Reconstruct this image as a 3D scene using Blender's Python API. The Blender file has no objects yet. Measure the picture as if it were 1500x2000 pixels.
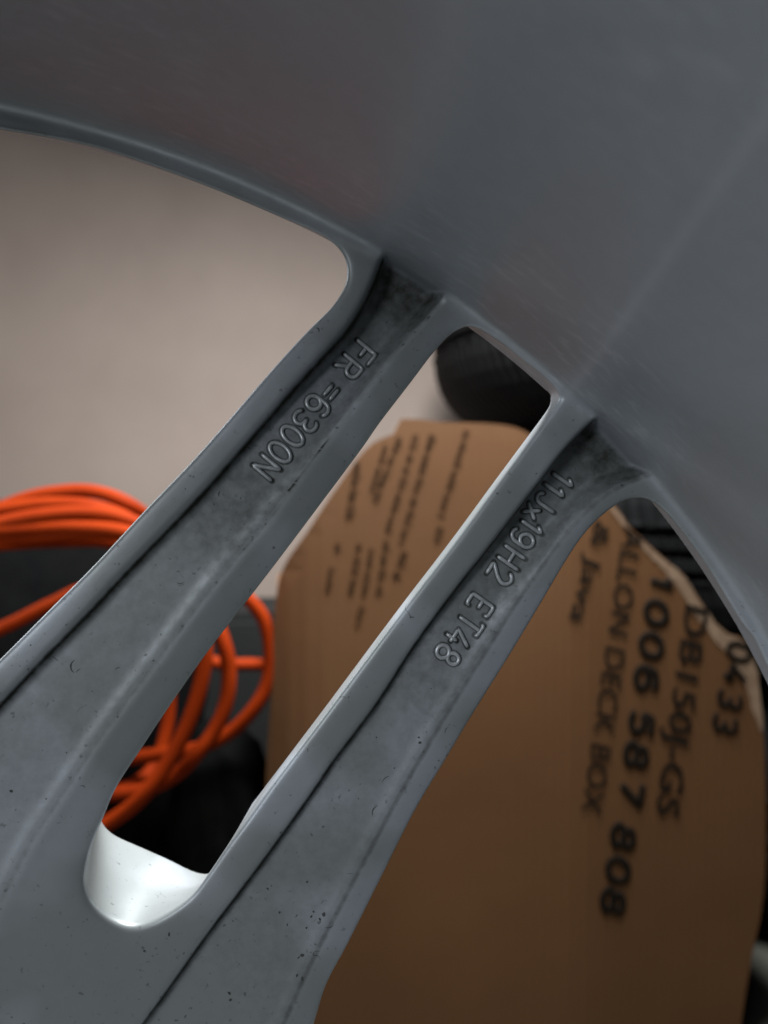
import bpy, bmesh, math, random
import numpy as np
from mathutils import Vector, Matrix
random.seed(7); rng = np.random.default_rng(7)
scene = bpy.context.scene
R_ = math.radians

# ------------------------------------------------------------------ camera
FPX = 1500.0                                   # focal length in pixels of the 1500 x 2000 photograph
FOOT = (560.0, 950.0)                          # where the wheel's axis direction (+Y) vanishes
PSI = math.atan((750 - FOOT[0]) / FPX); TH = math.atan((1000 - FOOT[1]) / FPX)
D = 0.16; ZC = 0.404
RGT = np.array([math.cos(PSI), -math.sin(PSI), 0.0])
UPV = np.array([math.sin(PSI)*math.sin(TH), math.cos(PSI)*math.sin(TH), math.cos(TH)])
FWD = np.array([math.sin(PSI)*math.cos(TH), math.cos(PSI)*math.cos(TH), -math.sin(TH)])
CAM = np.array([0.0, -D, ZC])
cam_d = bpy.data.cameras.new('camera'); cam = bpy.data.objects.new('camera', cam_d)
scene.collection.objects.link(cam); scene.camera = cam
cam.matrix_world = Matrix(((RGT[0], UPV[0], -FWD[0], CAM[0]), (RGT[1], UPV[1], -FWD[1], CAM[1]),
                           (RGT[2], UPV[2], -FWD[2], CAM[2]), (0, 0, 0, 1)))
cam_d.sensor_fit = 'HORIZONTAL'; cam_d.sensor_width = 26.0; cam_d.lens = 26.0
cam_d.clip_start = 0.005; cam_d.clip_end = 50
cam_d.dof.use_dof = True; cam_d.dof.focus_distance = 0.163; cam_d.dof.aperture_fstop = 10.8

# ------------------------------------------------------------------ light
world = bpy.data.worlds.new('World'); scene.world = world; world.use_nodes = True
world.node_tree.nodes['Background'].inputs[0].default_value = (0.55, 0.72, 1.0, 1)
world.node_tree.nodes['Background'].inputs[1].default_value = 0.014
def area(name, loc, target, size, power, col):
    l = bpy.data.lights.new(name, 'AREA'); l.shape = 'RECTANGLE'; l.size = size[0]; l.size_y = size[1]
    l.energy = power; l.color = col
    o = bpy.data.objects.new(name, l); scene.collection.objects.link(o); o.location = loc
    o.rotation_euler = (Vector(target) - Vector(loc)).to_track_quat('-Z', 'Y').to_euler()
    return o
area('ceiling_lamp', (0.10, 0.262, 0.86), (0.0, 0.28, 0.3), (0.32, 0.12), 15.5, (0.93, 0.97, 1.0))
area('fill_light', (-0.50, -0.50, 0.56), (0.05, 0.0, 0.40), (0.26, 0.26), 3.9, (0.86, 0.92, 1.0))  # added fill lamp behind the camera, for the spoke faces and barrel
area('side_fill_light', (-0.62, 0.42, 0.70), (0.0, 0.0, 0.42), (0.22, 0.35), 2.2, (0.86, 0.93, 1.0))  # added lamp behind the wheel, shining through the openings onto the barrel
scene.view_settings.view_transform = 'Standard'; scene.view_settings.look = 'None'
scene.view_settings.exposure = 0.0; scene.view_settings.gamma = 1.0
scene.render.engine = 'CYCLES'

# ------------------------------------------------------------------ helpers
def P(px, py, y=0.0):
    """world point where the photograph's pixel (px, py) meets the vertical plane y"""
    d = FWD + (px - 750) / FPX * RGT - (py - 1000) / FPX * UPV
    return CAM + d * ((y - CAM[1]) / d[1])
def link(name, me, mat=None, parent=None, smooth=True):
    o = bpy.data.objects.new(name, me); scene.collection.objects.link(o)
    if mat: me.materials.append(mat)
    if parent: o.parent = parent
    if smooth and len(me.polygons): me.polygons.foreach_set('use_smooth', [True]*len(me.polygons))
    return o
def mesh(name, v, f):
    me = bpy.data.meshes.new(name)
    me.from_pydata([tuple(map(float, p)) for p in v], [], [tuple(map(int, q)) for q in f]); me.update(); return me
def fast_mesh(name, v, q):
    me = bpy.data.meshes.new(name); n = len(q)
    me.vertices.add(len(v)); me.vertices.foreach_set('co', np.ascontiguousarray(v, dtype=np.float32).ravel())
    me.loops.add(n*4); me.loops.foreach_set('vertex_index', np.ascontiguousarray(q, dtype=np.int32).ravel())
    me.polygons.add(n); me.polygons.foreach_set('loop_start', np.arange(0, n*4, 4, dtype=np.int32))
    me.update(calc_edges=True); me.validate(); return me
def tag(o, label=None, cat=None, group=None, kind=None):
    if label: o['label'] = label
    if cat: o['category'] = cat
    if group: o['group'] = group
    if kind: o['kind'] = kind
    return o
def empty(name, loc, label, cat, group=None):
    o = bpy.data.objects.new(name, None); scene.collection.objects.link(o); o.location = loc
    o.empty_display_size = .02
    return tag(o, label, cat, group)
def catmull(pts, n=8, closed=False):
    p = np.array(pts, float); N = len(p); out = []
    rngN = range(N if closed else N-1)
    for i in rngN:
        if closed: a, b, c, d = p[(i-1) % N], p[i], p[(i+1) % N], p[(i+2) % N]
        else: a, b, c, d = p[max(i-1, 0)], p[i], p[i+1], p[min(i+2, N-1)]
        for k in range(n):
            t = k/n
            out.append(0.5*((2*b) + (-a+c)*t + (2*a-5*b+4*c-d)*t*t + (-a+3*b-3*c+d)*t**3))
    if not closed: out.append(p[-1])
    return np.array(out)
def tube_geo(path, rad, seg=10, closed=False, caps=True):
    path = np.array(path, float); n = len(path); V = []; Fc = []
    rad = np.broadcast_to(rad, (n,))
    t = np.gradient(path, axis=0) if not closed else (np.roll(path, -1, 0) - np.roll(path, 1, 0))
    t /= np.linalg.norm(t, axis=1)[:, None] + 1e-12
    ref = np.array([0, 1.0, 0.01]); u = ref - t[0]*ref.dot(t[0]); 
    if np.linalg.norm(u) < 1e-3: u = np.array([1.0, 0, 0])
    for i in range(n):
        u = u - t[i]*u.dot(t[i]); u /= np.linalg.norm(u); w = np.cross(t[i], u)
        for k in range(seg):
            a = 2*math.pi*k/seg; V.append(path[i] + rad[i]*(math.cos(a)*u + math.sin(a)*w))
    for i in range(n if closed else n-1):
        j = (i+1) % n
        for k in range(seg):
            k2 = (k+1) % seg; Fc.append((i*seg+k, i*seg+k2, j*seg+k2, j*seg+k))
    if caps and not closed:
        Fc.append(tuple(range(seg))[::-1]); Fc.append(tuple((n-1)*seg+k for k in range(seg)))
    return V, Fc

# ------------------------------------------------------------------ material helpers
def new_mat(name):
    m = bpy.data.materials.new(name); m.use_nodes = True
    return m, m.node_tree, m.node_tree.nodes['Principled BSDF']
def nd(nt, typ, **kw):
    n = nt.nodes.new(typ)
    for k, v in kw.items():
        if k.startswith('i_'):
            key = k[2:]; n.inputs[int(key) if key.isdigit() else key.replace('_', ' ')].default_value = v
        else: setattr(n, k, v)
    return n
def noise(nt, scale, detail=4, rough=.55, vec=None, dist=0.0):
    n = nd(nt, 'ShaderNodeTexNoise'); n.inputs['Scale'].default_value = scale
    n.inputs['Detail'].default_value = detail; n.inputs['Roughness'].default_value = rough
    n.inputs['Distortion'].default_value = dist
    if vec is None:
        tc = nd(nt, 'ShaderNodeTexCoord'); vec = tc.outputs['Object']
    nt.links.new(vec, n.inputs['Vector']); return n.outputs['Fac']
def ramp(nt, fac, stops, interp='LINEAR'):
    r = nd(nt, 'ShaderNodeValToRGB'); r.color_ramp.interpolation = interp
    while len(r.color_ramp.elements) < len(stops): r.color_ramp.elements.new(.5)
    for e, (p, c) in zip(r.color_ramp.elements, stops):
        e.position = p; e.color = c if len(c) == 4 else (*c, 1)
    nt.links.new(fac, r.inputs[0]); return r.outputs['Color']
def mixc(nt, fac, a, b, mode='MIX'):
    m = nd(nt, 'ShaderNodeMix', data_type='RGBA', blend_type=mode)
    for s, v in ((0, fac), (6, a), (7, b)):
        if isinstance(v, (int, float, tuple)): m.inputs[s].default_value = v if not isinstance(v, tuple) or len(v) == 4 else (*v, 1)
        else: nt.links.new(v, m.inputs[s])
    return m.outputs[2]
def math_n(nt, op, a, b=0.0, c=0.0, clamp=False):
    m = nd(nt, 'ShaderNodeMath', operation=op, use_clamp=clamp)
    for i, v in enumerate((a, b, c)):
        if isinstance(v, (int, float)): m.inputs[i].default_value = v
        else: nt.links.new(v, m.inputs[i])
    return m.outputs[0]
def bump(nt, bsdf, h, strength, dist):
    b = nd(nt, 'ShaderNodeBump'); b.inputs['Strength'].default_value = strength; b.inputs['Distance'].default_value = dist
    nt.links.new(h, b.inputs['Height']); nt.links.new(b.outputs[0], bsdf.inputs['Normal'])

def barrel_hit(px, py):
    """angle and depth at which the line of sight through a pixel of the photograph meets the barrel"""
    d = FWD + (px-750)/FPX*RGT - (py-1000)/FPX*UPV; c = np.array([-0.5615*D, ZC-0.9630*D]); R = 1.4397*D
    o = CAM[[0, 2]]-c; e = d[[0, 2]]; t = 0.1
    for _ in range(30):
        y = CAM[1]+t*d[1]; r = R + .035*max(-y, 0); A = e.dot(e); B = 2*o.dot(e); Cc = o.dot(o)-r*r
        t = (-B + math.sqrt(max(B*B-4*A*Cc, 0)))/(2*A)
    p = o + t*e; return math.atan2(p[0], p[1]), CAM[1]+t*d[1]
LIGHT_EDGES = [(barrel_hit(760, 440), barrel_hit(890, 30), .030, .16), (barrel_hit(1150, 716), barrel_hit(1390, 380), .007, .24)]
def wheel_material():
    m, nt, b = new_mat('silver wheel paint')
    tc = nd(nt, 'ShaderNodeTexCoord').outputs['Object']
    sep = nd(nt, 'ShaderNodeSeparateXYZ'); nt.links.new(tc, sep.inputs[0])
    rad = math_n(nt, 'SQRT', math_n(nt, 'ADD', math_n(nt, 'MULTIPLY', sep.outputs[0], sep.outputs[0]), math_n(nt, 'MULTIPLY', sep.outputs[2], sep.outputs[2])))
    mr = nd(nt, 'ShaderNodeMapRange'); mr.interpolation_type = 'SMOOTHSTEP'; nt.links.new(rad, mr.inputs[0])
    mr.inputs[1].default_value = .2275; mr.inputs[2].default_value = .2312
    bar = mr.outputs[0]; face = math_n(nt, 'SUBTRACT', 1.0, bar)
    clean = (0.36, 0.378, 0.405); film = (0.250, 0.264, 0.262)
    # worn clean patches in the dull brake-dust film
    patch = noise(nt, 30, 3, .45, tc, .3)
    pm = ramp(nt, patch, [(.46, (0, 0, 0)), (.58, (1, 1, 1))])
    big = noise(nt, 9, 2, .5, tc)
    col = mixc(nt, pm, film, clean)
    col = mixc(nt, math_n(nt, 'MULTIPLY', big, .45), col, (.25, .265, .25))
    col = mixc(nt, bar, col, mixc(nt, big, (.37, .39, .415), (.42, .44, .465)))
    if True:
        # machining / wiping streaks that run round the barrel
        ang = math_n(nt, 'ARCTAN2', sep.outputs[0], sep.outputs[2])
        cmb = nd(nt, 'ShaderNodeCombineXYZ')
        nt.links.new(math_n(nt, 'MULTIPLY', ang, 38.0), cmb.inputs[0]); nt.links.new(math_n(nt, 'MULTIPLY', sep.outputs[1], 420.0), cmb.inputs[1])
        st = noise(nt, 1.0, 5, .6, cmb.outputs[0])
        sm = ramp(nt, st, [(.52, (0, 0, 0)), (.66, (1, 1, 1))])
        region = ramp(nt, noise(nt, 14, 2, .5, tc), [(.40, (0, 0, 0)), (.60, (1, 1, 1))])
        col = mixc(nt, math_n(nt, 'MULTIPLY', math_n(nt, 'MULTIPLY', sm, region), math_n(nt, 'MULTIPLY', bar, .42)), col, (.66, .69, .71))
        # two faint light edges of the spokes, painted across the barrel, and the finest circumferential lathe lines
        for (p0, p1, wd, st_) in LIGHT_EDGES:
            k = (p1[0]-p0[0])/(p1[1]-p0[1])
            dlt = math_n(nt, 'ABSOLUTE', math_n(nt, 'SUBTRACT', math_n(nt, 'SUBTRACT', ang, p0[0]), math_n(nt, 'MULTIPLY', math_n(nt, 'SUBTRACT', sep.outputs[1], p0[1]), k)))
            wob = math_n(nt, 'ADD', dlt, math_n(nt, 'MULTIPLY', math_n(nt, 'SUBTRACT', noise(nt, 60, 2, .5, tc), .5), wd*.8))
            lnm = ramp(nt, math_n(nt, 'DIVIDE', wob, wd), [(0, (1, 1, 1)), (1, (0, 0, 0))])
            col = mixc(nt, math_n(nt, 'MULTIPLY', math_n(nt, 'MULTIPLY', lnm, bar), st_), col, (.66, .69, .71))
        cm2 = nd(nt, 'ShaderNodeCombineXYZ')
        nt.links.new(math_n(nt, 'MULTIPLY', ang, 5.0), cm2.inputs[0]); nt.links.new(math_n(nt, 'MULTIPLY', sep.outputs[1], 1500.0), cm2.inputs[1])
        lathe = noise(nt, 1.0, 3, .6, cm2.outputs[0])
        col = mixc(nt, math_n(nt, 'MULTIPLY', math_n(nt, 'MULTIPLY', lathe, bar), .22), col, (.25, .26, .28))
    col = mixc(nt, math_n(nt, 'MULTIPLY', noise(nt, 260, 5, .7, tc), .30), col, (.17, .18, .175))
    # specks and small scuffs
    sp = noise(nt, 900, 2, .5, tc)
    sm2 = ramp(nt, sp, [(.67, (0, 0, 0)), (.72, (1, 1, 1))])
    dens = ramp(nt, noise(nt, 60, 3, .6, tc), [(.36, (0, 0, 0)), (.6, (1, 1, 1))])
    speck = math_n(nt, 'MULTIPLY', sm2, dens)
    col = mixc(nt, math_n(nt, 'MULTIPLY', speck, math_n(nt, 'ADD', math_n(nt, 'MULTIPLY', face, .5), .08)), col, (.03, .03, .03))
    # curved scratches: thin iso-lines of a distorted noise, broken up
    ln = noise(nt, 130, 1, .4, tc, .9)
    band = math_n(nt, 'LESS_THAN', math_n(nt, 'ABSOLUTE', math_n(nt, 'SUBTRACT', ln, .5)), .006)
    brk = ramp(nt, noise(nt, 170, 2, .5, tc), [(.66, (0, 0, 0)), (.70, (1, 1, 1))])
    scr = math_n(nt, 'MULTIPLY', band, brk)
    col = mixc(nt, math_n(nt, 'MULTIPLY', scr, math_n(nt, 'MULTIPLY', face, .8)), col, (.035, .035, .03))
    # brake dust packed against steps and round the raised letters
    at = nd(nt, 'ShaderNodeAttribute', attribute_name='grime')
    gn = noise(nt, 420, 5, .6, tc)
    g = math_n(nt, 'ADD', at.outputs['Fac'], math_n(nt, 'MULTIPLY', math_n(nt, 'SUBTRACT', gn, .5), .8))
    gm = math_n(nt, 'MULTIPLY', ramp(nt, g, [(.12, (0, 0, 0)), (.95, (1, 1, 1))]), math_n(nt, 'MULTIPLY', at.outputs['Fac'], 2.5, clamp=True))
    col = mixc(nt, gm, col, (.018, .019, .013))
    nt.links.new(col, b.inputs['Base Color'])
    nt.links.new(math_n(nt, 'ADD', math_n(nt, 'MULTIPLY', bar, .22), .28), b.inputs['Metallic'])
    rr = math_n(nt, 'ADD', math_n(nt, 'MULTIPLY', noise(nt, 60, 4, .6, tc), .18), .36)
    rr = math_n(nt, 'ADD', rr, math_n(nt, 'MULTIPLY', gm, .35), clamp=True)
    nt.links.new(rr, b.inputs['Roughness'])
    h = math_n(nt, 'ADD', math_n(nt, 'MULTIPLY', noise(nt, 1500, 3, .6, tc), .35), math_n(nt, 'MULTIPLY', noise(nt, 220, 3, .6, tc), .65))
    h = math_n(nt, 'MULTIPLY', h, math_n(nt, 'ADD', math_n(nt, 'MULTIPLY', face, .7), .3))
    bump(nt, b, math_n(nt, 'SUBTRACT', h, math_n(nt, 'MULTIPLY', speck, .3)), .35, .00012)
    return m
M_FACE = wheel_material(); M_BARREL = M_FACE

def simple_mat(name, c1, c2, scale, rough=.6, bs=0.2, bd=.0005, metallic=0, detail=4, spec=.5):
    m, nt, b = new_mat(name)
    n = noise(nt, scale, detail, .6)
    nt.links.new(mixc(nt, ramp(nt, n, [(.3, (0, 0, 0)), (.7, (1, 1, 1))]), c1, c2), b.inputs['Base Color'])
    b.inputs['Roughness'].default_value = rough; b.inputs['Metallic'].default_value = metallic; b.inputs['Specular IOR Level'].default_value = spec
    bump(nt, b, noise(nt, scale*6, 4, .6), bs, bd)
    return m
M_WALL = simple_mat('beige wall paint', (.36, .277, .228), (.41, .32, .264), 7, .7, .25, .0006)
M_FLOOR = simple_mat('garage concrete', (.05, .05, .038), (.085, .082, .065), 9, .85, .5, .002)
M_CORD = simple_mat('orange cord jacket', (.22, .019, .0008), (.27, .026, .001), 40, .7, .1, .0003, spec=.08)
M_BLACK = simple_mat('black fabric', (.0018, .0018, .002), (.0035, .0035, .003), 30, .85, .4, .001, spec=.04)
M_RUBBER = simple_mat('tyre rubber', (.0035, .0035, .0035), (.0055, .0055, .0055), 25, .7, .3, .0006, spec=.10)
M_INK = simple_mat('black print ink', (.010, .008, .006), (.020, .014, .010), 120, .8, .05, .0001, spec=.1)
M_INK2 = simple_mat('thin brown black print ink', (.035, .018, .009), (.06, .028, .012), 60, .8, .05, .0001, spec=.1)
M_TORN = simple_mat('torn board edge', (.24, .145, .085), (.36, .24, .15), 90, .9, .6, .001)
M_OLIVE = simple_mat('dark olive shade', (.0022, .0022, .0016), (.004, .0038, .003), 30, .85, .5, .001)
def card_mat():
    m, nt, b = new_mat('kraft cardboard')
    tc = nd(nt, 'ShaderNodeTexCoord').outputs['Object']
    n = noise(nt, 7, 4, .6, tc); fib = noise(nt, 300, 3, .6, tc)
    c = mixc(nt, ramp(nt, n, [(.3, (0, 0, 0)), (.7, (1, 1, 1))]), (.134, .054, .0145), (.165, .069, .020))
    c = mixc(nt, math_n(nt, 'MULTIPLY', fib, .25), c, (.10, .042, .012))
    nt.links.new(c, b.inputs['Base Color']); b.inputs['Roughness'].default_value = .75
    # flutes of the board telegraph through the liner
    w = nd(nt, 'ShaderNodeTexWave'); w.inputs['Scale'].default_value = 50; w.bands_direction = 'X'; nt.links.new(tc, w.inputs['Vector'])
    bump(nt, b, math_n(nt, 'ADD', math_n(nt, 'MULTIPLY', w.outputs['Fac'], .12), n), .35, .002)
    return m
M_CARD = card_mat()

# ------------------------------------------------------------------ setting
def box(name, lo, hi, mat, parent=None, bev=0.0):
    bm = bmesh.new(); bmesh.ops.create_cube(bm, size=1)
    for v in bm.verts: v.co = Vector([lo[i] + (v.co[i]+.5)*(hi[i]-lo[i]) for i in range(3)])
    if bev: bmesh.ops.bevel(bm, geom=bm.edges[:], offset=bev, segments=2, affect='EDGES')
    me = bpy.data.meshes.new(name); bm.to_mesh(me); bm.free()
    return link(name, me, mat, parent, smooth=False)
WALL_Y = 1.02
tag(box('floor', (-2.5, -2.5, -.05), (2.5, WALL_Y, 0), M_FLOOR), kind='structure')
tag(box('wall', (-2.5, WALL_Y, -.05), (2.5, WALL_Y+.12, 2.4), M_WALL), 'beige painted wall behind the wheel and the cardboard box', None, None, 'structure')

# ------------------------------------------------------------------ THE WHEEL
# outlines traced in photograph pixels and carried to the wheel's rear plane (y = 0)
OPEN_A = [(0,252),(60,262),(130,275),(200,292),(300,325),(400,362),(480,395),(540,421),(590,442),(635,463),(661,485),(675,508),(679,530),(674,556),(653,590),(635,610),(611,632),(560,686),(505,748),(450,812),(372,900),(280,996),(180,1104),(100,1184),(0,1284)]
SLOT = [(1095,780),(1036,861),(978,939),(892,1056),(800,1176),(716,1288),(632,1401),(540,1523),(484,1601),(443,1656),(405,1710),(373,1752),(331,1784),(288,1805),(251,1810),(213,1795),(180,1766),(165,1731),(169,1690),(181,1647),(197,1609),(226,1542),(270,1474),(330,1384),(400,1284),(480,1180),(540,1102),(613,1005),(707,879),(743,827),(806,745),(839,701),(864,671),(888,648),(912,638),(936,641),(963,655),(993,675),(1024,700),(1057,724),(1082,748),(1093,765)]
OPEN_C = [(619,2000),(640,1933),(683,1852),(747,1724),(815,1588),(865,1504),(928,1398),(1000,1282),(1064,1175),(1104,1107),(1137,1056),(1167,1021),(1196,996),(1220,980),(1244,974),(1268,977),(1290,991),(1313,1013),(1350,1059),(1385,1108),(1420,1165),(1460,1231),(1500,1298)]
CEN = np.array([-0.5615*D, ZC - 0.9630*D]); RB = 1.4397*D; AX = R_(37.4); TX = math.tau/5
def pl(pts): return np.array([P(x, y)[[0, 2]] for x, y in pts]) - CEN      # wheel-local X, Z
def pol(r, a): return np.array([r*math.sin(a), r*math.cos(a)])
R_A = np.linalg.norm(pl([(0, 252)])); R_C = np.linalg.norm(pl([(1500, 1298)]))
A_, S_, C_ = pl(OPEN_A), pl(SLOT), pl(OPEN_C)
aA = math.atan2(*A_[0]); aC = math.atan2(*C_[-1]); RL = (R_A+R_C)/2
extA = [pol(.086, AX-R_(38.5)), pol(.087, AX-R_(35.5)), pol(.0895, AX-R_(31))] + list(pl([(-190,1470),(-120,1400),(-60,1342)]))
A_poly = np.vstack([[pol(RL, AX-R_(38.5)), pol(.5*(RL+R_A), aA-R_(3))], A_, np.array(extA)[::-1]])
extC = [pol(RL, AX+R_(38.5)), pol(.086, AX+R_(38.5)), pol(.0865, AX+R_(35.5))] + list(pl([(584,2130),(600,2060)]))
C_poly = np.vstack([C_, np.array(extC)])
LUG = pol(.060, AX-TX/2); LUG2 = pol(.060, AX+TX/2)
P1_L = [(743,505),(729,548),(712,580),(685,629),(633,686),(578,746),(523,811),(450,895),(400,952),(336,1020),(296,1060),(240,1118),(160,1204),(80,1284),(0,1370),(-80,1455),(-200,1600)]
P1_R = [(866,585),(846,611),(817,642),(780,679),(743,726),(670,822),(597,913),(542,994),(440,1116),(392,1176),(312,1284),(240,1380),(180,1464),(120,1556),(60,1645),(0,1765),(-60,1880)]
P2_L = [(1152,827),(1130,848),(1093,889),(1057,937),(1005,1003),(954,1069),(903,1131),(844,1208),(800,1268),(730,1378),(640,1496),(613,1539),(507,1686),(400,1827),(320,1937),(272,2000),(200,2090)]
P2_R = [(1262,930),(1222,944),(1185,963),(1152,993),(1112,1033),(1079,1080),(1020,1160),(965,1248),(928,1306),(838,1454),(779,1558),(721,1666),(640,1819),(595,1910),(555,2000),(520,2090)]
def smooth_line(pts, sig, closed=False, step=.0005):
    p = catmull(pts, 6, closed); q = np.vstack([p, p[:1]]) if closed else p
    L = np.concatenate([[0], np.cumsum(np.linalg.norm(np.diff(q, axis=0), axis=1))]); n = max(8, int(L[-1]/step))
    t = np.linspace(0, L[-1], n+1); r = np.stack([np.interp(t, L, q[:, k]) for k in (0, 1)], 1)
    h = int(3*sig/step); w = np.exp(-.5*(np.arange(-h, h+1)*step/sig)**2); w /= w.sum()
    if closed: r = r[:-1]; e = np.vstack([r[-h:], r, r[:h]])
    else: e = np.vstack([2*r[0]-r[h:0:-1], r, 2*r[-1]-r[-2:-h-2:-1]])
    return np.stack([np.convolve(e[:, k], w, 'valid') for k in (0, 1)], 1)[::2]
def seg_dist(X, Z, poly, closed=True):
    d = np.full(X.shape, 1e9, np.float32)
    n = len(poly)
    for i in range(n if closed else n-1):
        a = poly[i]; b = poly[(i+1) % n]; e = b-a; L = e.dot(e) + 1e-18
        px, pz = X-a[0], Z-a[1]; t = np.clip((px*e[0]+pz*e[1])/L, 0, 1)
        d = np.minimum(d, (px-t*e[0])**2 + (pz-t*e[1])**2)
    return np.sqrt(d)
def inside(X, Z, poly):
    c = np.zeros(X.shape, bool); n = len(poly)
    for i in range(n):
        a = poly[i]; b = poly[(i+1) % n]
        if a[1] == b[1]: continue
        c ^= ((a[1] > Z) != (b[1] > Z)) & (X < (b[0]-a[0])*(Z-a[1])/(b[1]-a[1]) + a[0])
    return c
def sstep(x, a, b):
    t = np.clip((x-a)/(b-a), 0, 1); return t*t*(3-2*t)
Hh = 0.00040
ca, sa = math.cos(-AX), math.sin(-AX)
# grid in a frame turned so that the twin spoke points up the V axis
us = np.arange(-.1435, .1435, Hh, dtype=np.float32); vs = np.arange(.024, .2395, Hh, dtype=np.float32)
U, V = np.meshgrid(us, vs, indexing='ij')
cA, sA = math.cos(AX), math.sin(AX)
def uv2xz(u, v): return u*cA + v*sA, -u*sA + v*cA
def xz2uv(x, z): return x*cA - z*sA, x*sA + z*cA
X, Z = uv2xz(U, V); X = X.astype(np.float32); Z = Z.astype(np.float32)
RR = np.hypot(X, Z)
def sdpoly(poly): 
    d = seg_dist(X, Z, poly); ins = inside(X, Z, poly); return np.where(ins, d, -d)    # + inside the window (air)
dA = sdpoly(smooth_line(A_poly, .0013, True)); dS = sdpoly(smooth_line(S_, .0008, True)); dC = sdpoly(smooth_line(C_poly, .0012, True))
D2 = np.maximum(np.maximum(dA, dS), dC)
D2 = np.maximum(D2, .033 - RR)                                       # centre bore
for lg in (LUG, LUG2): D2 = np.maximum(D2, .0075 - np.hypot(X-lg[0], Z-lg[1]))
def blur(A, sig):
    h = int(3*sig)+1; w = np.exp(-.5*(np.arange(-h, h+1)/sig)**2); w = (w/w.sum()).astype(np.float32)
    for ax in (0, 1):
        B = np.pad(A, [(h, h) if k == ax else (0, 0) for k in (0, 1)], mode='edge'); n = A.shape[ax]
        A = sum(w[k]*(B[k:k+n] if ax == 0 else B[:, k:k+n]) for k in range(2*h+1))
    return A
def pocket(L, Rr, depth_top, fade, bead_h):
    Lp, Rp = smooth_line(pl(L), .0032), smooth_line(pl(Rr), .0032)
    poly = np.vstack([Lp, Rp[::-1]])
    top0, top1 = Lp[0], Rp[0]                                        # push the outer end into the barrel
    poly = np.vstack([Lp[1:], Rp[::-1][:-1], [top1*1.02, top0*1.02]])
    ins = inside(X, Z, poly)
    dl = seg_dist(X, Z, np.vstack([top0*1.03, Lp]), False); dr = seg_dist(X, Z, np.vstack([top1*1.03, Rp]), False)
    s = np.where(ins, 1.0, -1.0)
    stepL = sstep(s*dl, 0, .0013); stepR = sstep(s*dr, 0, .0034)
    dep = depth_top*sstep(RR, .150, .225)**1.5 + .0019
    dep = dep*(1 - sstep(-RR, -fade[0], -fade[1]))
    fr = dl/(dl+dr+1e-6)
    dep = dep*(1 - .78*fr*(1-sstep(RR, .17, .215)))
    dep = dep*(stepL*stepR) + .00022*np.exp(-((s*dr-.0002)/.0006)**2)*(1-sstep(-RR, -fade[0], -fade[1]))*(1-sstep(RR,.2,.22))
    # a rounded bead runs along the gentle step
    bead = -bead_h*np.exp(-((s*dr+.0012)/.0012)**2)*(1-sstep(-RR, -.10, -.075))*(1-sstep(RR,.16,.19))
    return dep + bead, sstep(s*np.minimum(dl, dr), -.0002, .0006).astype(np.float32), s*dl, dr
p1, in1, dl1, dr1 = pocket(P1_L, P1_R, .0040, (.085, .055), .00010)
p2, in2, dl2, dr2 = pocket(P2_L, P2_R, .0042, (.075, .055), 0)
# borders roll gently down towards the windows
edge = np.clip(-D2, 0, 1)
FF = p1 + p2 + .0007*np.exp(-edge/.0022) + np.where(RR < .085, 0, 0)
FF += .0009*np.exp(-np.abs(dC)/.005)*sstep(-RR, -.20, -.10)          # spoke 2's outer border leans away
FF += -.0022*sstep(-RR, -.10, -.05)
TT = .010 + .023*sstep(-RR, -.131, -.103)
FF = blur(FF.astype(np.float32), 1.3); D2 = blur(D2.astype(np.float32), 1.0)
gu, gv = np.gradient(blur(D2, 1.5), Hh); gn_ = np.hypot(gu, gv)+1e-6; grad_r = (gu*U + gv*V)/(RR*gn_)
LIPW = .36*sstep(-grad_r, .45, .92)*sstep(RR, .19, .205)
SS = .14 + LIPW
gsu, gsv = np.gradient(blur(dS.astype(np.float32), 1.5), Hh); gsn = np.hypot(gsu, gsv)+1e-6
WR = sstep(-gsu/gsn, .30, .80)*(dS >= np.maximum(dA, dC))
SS = SS*(1-WR) + (.0352/(D+TT) - (.0010 - .0005*sstep(-RR, -.122, -.108))/TT)*WR
e0, e1 = pl([(170,1755),(405,1705)]); ev = e1-e0
wq = ((X-e0[0])*ev[0] + (Z-e0[1])*ev[1])/ev.dot(ev)
hubS = .31*sstep(wq, .22, .85)*(1-.5*sstep(RR, .104, .113))
HW = sstep(-RR, -.133, -.106)*(1-WR*sstep(RR, .099, .119))
hubS = hubS + .15*sstep(gsu/gsn, -.15, 1.0)*(1-sstep(wq, .1, .7))
SS = np.where(dS >= np.maximum(dA, dC), SS*(1-HW) + hubS*HW, SS)
SS = blur(SS.astype(np.float32), 2.0)
del edge, U, V
Y0, Y1 = -.0115, .0335
ys = np.arange(Y0, Y1, Hh, dtype=np.float32)
BSL = .035
def smax(a, b, k):
    h = np.clip(.5 + .5*(a-b)/k, 0, 1); return b + (a-b)*h + k*h*(1-h)
def field(d2, F, T, S, r, y):
    front = F - y                                   # >0 in front of the face
    dd = d2 + S*(y-F)
    f = smax(dd, front, .0012)
    f = smax(f, y - T, .0012)
    rin = RB + BSL*np.maximum(-y, 0)
    fb = np.maximum(rin - r, np.maximum(r - (RB+.0066), y - .010))
    return -smax(-f, -fb, .0030)
nu, nv, ny = len(us), len(vs), len(ys)
G = np.empty((nu, nv, ny), np.float32)
for k, y in enumerate(ys): G[:, :, k] = field(D2, FF, TT, SS, RR, float(y))
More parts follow.
